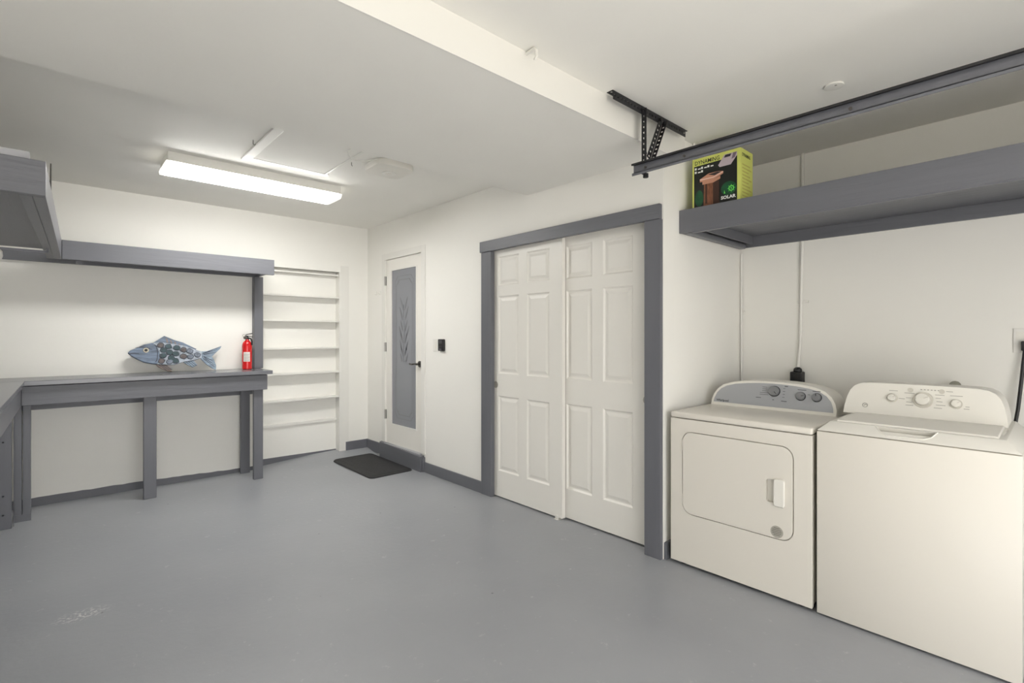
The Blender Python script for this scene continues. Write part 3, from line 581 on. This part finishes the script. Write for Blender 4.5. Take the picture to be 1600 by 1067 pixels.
part(wl, 'picture_panel', mat('panel print dark', (40, 34, 44), .4), FR([(.198, .308), (.234, .308), (.242, .323), (.206, .323)], .0014, .0017)); part(wl, 'picture_side', mat('mauve dark print', (120, 104, 116), .5), FR([(.242, .290), (.262, .296), (.272, .325), (.252, .325)], .0014, .0017))
SUN = mat('sun print', (112, 226, 92), .5); su = part(cb, 'sun_emblem', SUN, RG(circ(.241, .122, .016), circ(.241, .122, .011), fo_, u_, v_, n_, .0012, .0017))
part(su, 'emblem_mark', SUN, FR([(.236, .117), (.246, .117), (.246, .121), (.240, .121), (.246, .127), (.236, .127), (.236, .124), (.242, .124)], .0012, .0017))
part(su, 'emblem_mark', SUN, FR([(.198, .098), (.206, .098), (.200, .118)], .0012, .0017))
for k in range(8):
    t = k*PI/4; c_, s_ = math.cos(t), math.sin(t); part(su, 'emblem_ray', SUN, FR([(.241+.018*c_-.002*s_, .122+.018*s_+.002*c_), (.241+.024*c_, .122+.024*s_), (.241+.018*c_+.002*s_, .122+.018*s_-.002*c_)], .0012, .0017))
WPR = mat('white print', (238, 238, 236), .5); BPR = mat('black print', (18, 18, 16), .5)
def bt(s_, size, a, b, m, st=1, name='lettering', d=.0006, off=.0013, bold=0, o=fo_, uu=u_, nn=n_):
    return text(cb, name, s_, size, m, Vector(o)+Vector(uu)*a+Vector(v_)*b+Vector(nn)*off, uu, v_, nn, d, stretch=st, bold=bold)
bt('SOLAR', .026, .180, .066, WPR, 1.08, bold=.0010); bt('DYNAMING', .034, .016, .306, BPR, .86, off=.0003, bold=.0002)
for b_, n2 in ((.276, 6), (.255, 3)):
    for k in range(n2):
        w_ = .012 if k % 2 == 0 else .017; h_ = .013 if k % 2 == 0 else .007
        part(cb, 'print_mark', WPR, FR([(.017+k*.020, b_), (.017+k*.020+w_, b_), (.017+k*.020+w_, b_+h_), (.017+k*.020, b_+h_)], .0009, .0013))
so = (BX0, BY0, BZ0); su_ = (1, 0, 0); sn = (0, -1, 0)
bt('DYNAMING', .028, .018, .300, BPR, .74, bold=.0002, o=so, uu=su_, nn=sn, off=.0002)
for k in range(11): part(cb, 'side_print_line', LIMED, PL([(.02, .05+k*.02), (.145-.02*(k % 3), .05+k*.02), (.145-.02*(k % 3), .057+k*.02), (.02, .057+k*.02)], so, su_, v_, sn, 0, .0006))

# ---------------------------------------------------------------- conduits, plugs, outlet
cn = thing('electrical_conduit', 'white conduit running down the wall to the plug behind the dryer', 'conduit', (3.72, 1.18, 1.09))
part(cn, 'pipe', WHITE, TB([(XA-.012, 1.166, ZC), (XA-.012, 1.166, 2.068)], .011, 10), TB([(XA-.012, 1.17, 1.966), (XA-.012, 1.18, 1.3), (XA-.012, 1.195, 1.10)], .010, 10), smooth=True)
for z in (2.3, 1.55): part(cn, 'pipe_clip', WHITE, B(XA-.016, XA, 1.13, 1.20, z, z+.014, bev=.002))
pg = thing('dryer_plug', 'black dryer plug on the wall behind the dryer', 'plug', (3.70, 1.2, 1.0))
part(pg, 'plug_body', BLACK, B(XA-.07, XA, 1.155, 1.228, .96, 1.085, bev=.006)); part(pg, 'cord_grip', BLACK, LA(XA-.035, 1.19, [(.022, 1.08), (.026, 1.09), (.024, 1.105), (.012, 1.115)], seg=14))
pp = thing('thin_conduit', 'thin white pipe on the return wall behind the carton', 'conduit', (2.99, 1.57, 2.07)); part(pp, 'pipe', WHITE, TB([(3.02, YR-.012, ZC), (3.02, YR-.012, 2.064)], .009, 10), smooth=True); part(pp, 'pipe_clip', WHITE, B(3.0, 3.04, YR-.014, YR, 2.48, 2.492))
ow = thing('wall_outlet', 'white outlet plate on the wall behind the washer', 'outlet', (3.735, .10, 1.3)); part(ow, 'cover_plate', WHITE, B(XA-.006, XA, .045, .162, 1.237, 1.366, bev=.002))
for y in (.135,): part(ow, 'receptacle', ENAM2, B(XA-.008, XA-.006, y-.017, y+.017, 1.305, 1.35))
wp = thing('washer_cord', 'black power cord plugged in behind the washer', 'cord', (3.7, .13, 1.0))
part(wp, 'plug', BLACK, B(XA-.04, XA-.0085, .095, .132, 1.25, 1.30, bev=.005)); part(wp, 'cord', BLACK, TB([(XA-.03, .118, 1.25), (XA-.035, .124, 1.18), (XA-.045, .131, 1.08), (XA-.05, .142, .95), (XA-.05, .156, .84), (XA-.05, .17, .4)], .008, 8), smooth=True)
vl = thing('water_valve', 'grey round tap handle on the wall behind the washer', 'valve', (3.70, .387, 1.05)); part(vl, 'handle', mat('grey tap', (150, 148, 136), .5), CY((XA-.065, .387, 1.052), (XA-.05, .387, 1.052), .026, seg=12, bev=.003)); part(vl, 'stem', CHROME, CY((XA-.05, .387, 1.052), (XA, .387, 1.052), .010, seg=10))
sb = thing('corner_conduit', 'thin white pipe in the alcove corner', 'conduit', (3.72, 1.57, 0)); part(sb, 'pipe', WHITE, TB([(XA-.01, YR-.010, .12), (XA-.01, YR-.010, 1.93)], .008, 8), smooth=True); part(sb, 'pipe_clip', WHITE, B(XA-.012, XA, YR-.03, YR-.02, 1.5, 1.512))

# ---------------------------------------------------------------- dryer
dr = thing('clothes_dryer', 'white front-loading clothes dryer with silver control panel', 'dryer', (3.02, 1.17, 0))
DX, DXB, DA, DB = 2.677, 3.38, .797, 1.541
NX_, UX, VX = (-1, 0, 0), (0, -1, 0), (0, 0, 1)        # front-face frame: a = -Y, b = Z
part(dr, 'cabinet', ENAM, B(DX+.0305, DXB, DA+.004, DB-.004, .025, .848, bev=.004))
fp_ = part(dr, 'front_panel', ENAM, B(DX, DX+.030, DA, DB, .02, .8485, bev=.0015))
part(dr, 'top_panel', ENAM, B(DX-.002, DXB, DA-.001, DB+.001, .8515, .886, bev=.010, seg=3), smooth=True)
for x in (DX+.05, DXB-.06):
    for y in (DA+.06, DB-.06): part(dr, 'foot', BLACK, CY((x, y, 0), (x, y, .026), .02, seg=12))
do = (DX, 0, 0)
cut(fp_, RG(rrect(-1.4680, -.8770, .3070, .7805, .0595, 8), rrect(-1.4632, -.8818, .3118, .7757, .0547, 8), do, UX, VX, NX_, -.014, .004))
dd = part(dr, 'door', ENAM, PL(rrect(-1.4630, -.8820, .3120, .7755, .0545, 8), do, UX, VX, NX_, .0002, .0035, .0008), label='white drum door')
pk = PL(rrect(-1.005, -.955, .487, .603, .012, 4), do, UX, VX, NX_, -.018, .02); cut(fp_, pk); cut(dd, pk)
part(dd, 'handle_pocket', ENAM2, PL(rrect(-1.0045, -.9555, .4875, .6025, .0115, 4), do, UX, VX, NX_, -.0178, -.0165))
part(dd, 'handle_grip', ENAM2, PL(rrect(-.967, -.915, .474, .612, .012, 4), do, UX, VX, NX_, .0035, .017, .005), label='white grip')
part(dd, 'grip_mark', INKG, PL([(-.962, .470), (-.925, .470), (-.925, .474), (-.962, .474)], do, UX, VX, NX_, .0035, .0043))
for z in (.70, .39): part(dd, 'hinge_cover', ENAM, PL([(-1.467, z-.03), (-1.464, z-.03), (-1.464, z+.03), (-1.467, z+.03)], do, UX, VX, NX_, .0010, .0045))
bd_ = part(dd, 'sticker', mat('grey sticker', (168, 164, 154), .5), PL(circ(-.954, .345, .030, 28), do, UX, VX, NX_, .0035, .0043), label='round grey sticker')
for k in range(5):
    hw = .026*math.cos((k-2)*.42)-.003; part(bd_, 'print_line', mat('sticker ink', (120, 118, 110), .6) if k == 0 else bpy.data.materials['sticker ink'], PL([(-.954-hw, .353-.0085*(k-1)), (-.954+hw, .353-.0085*(k-1)), (-.954+hw, .357-.0085*(k-1)), (-.954-hw, .357-.0085*(k-1))], do, UX, VX, NX_, .0043, .0048))
# console: arched backguard leaning back
YC, ZB = 1.172, .886
arch = [(.352, 0), (.352, .03), (.343, .065), (.322, .100), (.288, .128), (.235, .147), (.16, .158), (.08, .1635), (0, .165)]
archf = arch + [(-a, b) for a, b in arch[-2::-1]]
def lean(x0, b): return x0+b*.30
def console_solid(bm, pts, xfront, xback, cy, zb_, sign=-1):
    hexa(bm, [(lean(xfront, b), cy+sign*a, zb_+b) for a, b in pts], [(xback, cy+sign*a, zb_+b) for a, b in pts])
XCF = 3.150
part(dr, 'console', ENAM2, lambda bm: console_solid(bm, archf, XCF, DXB-.02, YC, ZB), label='white arched backguard', smooth=True)
inn = [(.337, .018), (.335, .04), (.322, .075), (.298, .103), (.262, .124), (.21, .138), (.14, .147), (.07, .152), (0, .1535)]
innf = inn + [(-a, b) for a, b in inn[-2::-1]]
cpn = part(dr, 'control_panel', SILVER, lambda bm: hexa(bm, [(lean(XCF, b)-.003, YC-a, ZB+b) for a, b in innf], [(lean(XCF, b)+.001, YC-a, ZB+b) for a, b in innf]), label='silver control panel')
lv = Vector((.30, 0, 1)).normalized(); ln_ = Vector((-1, 0, .30)).normalized(); lu = Vector((0, -1, 0))
def on_console(y, z, off=.003, x0=XCF, zb_=ZB): return Vector((lean(x0, z-zb_), y, z))+ln_*off
def knob(th_, y, z, r, h, m, x0=XCF, zb_=ZB, skirt=None, ang=.5, mskirt=None, off=.003):
    p = on_console(y, z, off, x0, zb_)
    if skirt: part(th_, 'dial_ring', mskirt, CY(p, p+ln_*.004, skirt, skirt*.97, seg=32), smooth=True)
    k = part(th_, 'knob', m, CY(p+ln_*.003, p+ln_*h, r, r*.9, seg=32, bev=.002), smooth=True)
    c = p+ln_*h; d = lu*math.cos(ang)+lv*math.sin(ang); e = lu*-math.sin(ang)+lv*math.cos(ang)
    part(k, 'pointer', mskirt or INK, lambda bm: hexa(bm, [c+d*r*.25+e*.0015, c+d*r*.85+e*.0015, c+d*r*.85-e*.0015, c+d*r*.25-e*.0015], [q+ln_*.0012 for q in (c+d*r*.25+e*.0015, c+d*r*.85+e*.0015, c+d*r*.85-e*.0015, c+d*r*.25-e*.0015)]))
KN = mat('grey knob', (132, 133, 136), .35, metal=.2)
knob(dr, 1.148, .995, .030, .022, KN, skirt=.033, mskirt=BLACK, ang=-.8); knob(dr, 1.003, .978, .0235, .018, KN, skirt=.026, mskirt=BLACK, ang=.1); knob(dr, .921, .978, .0235, .018, KN, skirt=.026, mskirt=BLACK, ang=1.7)
def dash(th_, y, z, wd, h=.003, m=INK, x0=XCF, zb_=ZB, off=.003):
    part(th_, 'print_dash', m, lambda bm: hexa(bm, [on_console(y-s*wd/2, z+t*h/2, off, x0, zb_) for s, t in ((-1, -1), (1, -1), (1, 1), (-1, 1))], [on_console(y-s*wd/2, z+t*h/2, off+.0006, x0, zb_) for s, t in ((-1, -1), (1, -1), (1, 1), (-1, 1))]))
for k in range(5): dash(dr, 1.205, 1.015-k*.011, .026 if k < 3 else .05, .002)
dash(dr, 1.235, .952, .03, .003); dash(dr, 1.15, .945, .01, .003); dash(dr, 1.09, .942, .03, .003)
for k in range(4): dash(dr, 1.095, 1.015-k*.017, .012, .002)
dash(dr, 1.085, 1.028, .018, .004); dash(dr, 1.0, 1.014, .045, .003); dash(dr, .925, 1.012, .04, .003); dash(dr, .962, .99, .012, .002)
text(dr, 'brand_lettering', 'Whirlpool', .019, INK, on_console(1.492, .909, .0031), lu, lv, ln_, .0006, bold=.0004)

# ---------------------------------------------------------------- washer
wa = thing('washing_machine', 'white top-loading washing machine beside the dryer', 'washer', (3.02, .43, 0))
WX, WXB, WA, WB = 2.680, 3.37, .091, .778
part(wa, 'cabinet', ENAM, B(WX, WXB, WA, WB, .012, .8755, bev=.003, seg=2), smooth=True)
for x in (WX+.12, WXB-.12):
    for y in (WA+.12, WB-.12): part(wa, 'foot', BLACK, CY((x, y, 0), (x, y, .0125), .02, seg=12))
part(wa, 'top_seam', ENAM, B(WX+.025, WXB-.025, WA+.025, WB-.025, .8755, .8795))
TZ = .922; tx0, ty0, ty1 = WX+.055, WA+.045, WB-.042
tp_ = part(wa, 'top_panel', ENAM2, HX([(WX, WA, .8795), (WXB, WA, .8795), (WXB, WB, .8795), (WX, WB, .8795)], [(tx0, ty0, TZ), (WXB, ty0, TZ), (WXB, ty1, TZ), (tx0, ty1, TZ)], bev=.002), smooth=True)
ld = part(wa, 'lid', ENAM2, HX([(tx0+.014, ty0+.022, TZ), (3.085, ty0+.022, TZ), (3.085, ty1-.022, TZ), (tx0+.014, ty1-.022, TZ)], [(tx0+.020, ty0+.026, TZ+.008), (3.082, ty0+.026, TZ+.010), (3.082, ty1-.026, TZ+.010), (tx0+.020, ty1-.026, TZ+.008)], bev=.002), label='white lid')
# finger scoop in the sloping front edge
su2 = Vector((0, -1, 0)); sv2 = Vector((tx0-WX, 0, TZ-.8795)).normalized(); sn2 = Vector((-(TZ-.8795), 0, tx0-WX)).normalized(); sl = math.hypot(tx0-WX, TZ-.8795)
so2 = Vector((WX, 0, .8795))
scoop = [(-.555, sl*.96), (-.345, sl*.96), (-.362, sl*.52), (-.385, sl*.34), (-.51, sl*.34), (-.535, sl*.52)]
cut(tp_, PL(scoop, so2, su2, sv2, sn2, -.011, .02)); cut(tp_, PL([(-.553, sl*.955), (-.347, sl*.955), (-.355, sl*.74), (-.542, sl*.74)], so2, su2, sv2, sn2, -.030, .02))
part(wa, 'handle_scoop', ENAM2, PL([(-.540, sl*.70), (-.357, sl*.70), (-.366, sl*.52), (-.387, sl*.36), (-.508, sl*.36), (-.531, sl*.52)], so2, su2, sv2, sn2, -.0108, -.0095))
part(wa, 'scoop_rim', ENAM2, TB([so2+su2*a+sv2*(sl*b)+sn2*.001 for a, b in ((-.558, 1.0), (-.535, .5), (-.51, .27), (-.385, .27), (-.36, .5), (-.342, 1.0))], .0025, 6))
cut(tp_, TB([(3.04, ty0+.012, TZ+.001), (2.95, ty0+.010, TZ+.001), (2.86, ty0+.014, TZ+.001)], .0045, 6))
wc = [(.312, 0), (.309, .04), (.300, .085), (.288, .120), (.270, .143), (.245, .156), (.21, .161), (.1, .163), (0, .164)]
wcf = wc + [(-a, b) for a, b in wc[-2::-1]]
WYC, WZB, WXF = .462, TZ, 3.100
part(wa, 'console', ENAM2, lambda bm: (hexa(bm, [(lean(WXF, b), WYC-a, WZB+b) for a, b in wcf], [(WXB-.005, WYC-a*1.0, WZB+b*.97) for a, b in wcf])), label='white control console', smooth=True)
W3 = dict(x0=WXF, zb_=WZB, off=.0)
RINGM = mat('pale dial ring', (206, 202, 192), .4); KW = mat('white knob', (228, 225, 217), .35)
knob(wa, .447, 1.015, .030, .026, KW, skirt=.040, mskirt=RINGM, **W3); knob(wa, .569, 1.014, .0185, .017, KW, skirt=.0235, mskirt=RINGM, **W3); knob(wa, .325, 1.008, .0185, .017, KW, skirt=.0235, mskirt=RINGM, **W3)
for y, z in ((.497, 1.058), (.378, 1.060)):
    p = on_console(y, z, 0, WXF, WZB); part(wa, 'button', RINGM, CY(p, p+ln_*.003, .011, seg=18))
for k in range(6): dash(wa, .455-k*.013, 1.064, .007, .004, INKG, **W3)
for y, z, wd in ((.50, 1.043, .04), (.385, 1.043, .035), (.35, 1.062, .025), (.565, 1.050, .035), (.325, 1.044, .045), (.53, 1.014, .025), (.503, 1.02, .02), (.50, 1.0, .022), (.498, .985, .03), (.39, 1.028, .02), (.385, 1.012, .022), (.38, .996, .035), (.39, .982, .03), (.285, .998, .014), (.288, .988, .02)): dash(wa, y, z, wd, .0025, INKG, **W3)
p0 = on_console(.680, .968, 0, WXF, WZB)
em = part(wa, 'round_emblem', INKG, RG(circ(0, 0, .012, 24), circ(0, 0, .0095, 24), p0, lu, lv, ln_, 0, .001), label='small round script emblem')
part(em, 'emblem_script', INKG, lambda bm: tube(bm, [p0+lu*(.006*math.cos(t)*(1-t*.05))+lv*(.005*math.sin(1.6*t))+ln_*.0006 for t in [k*.4 for k in range(16)]], .0007, 4))
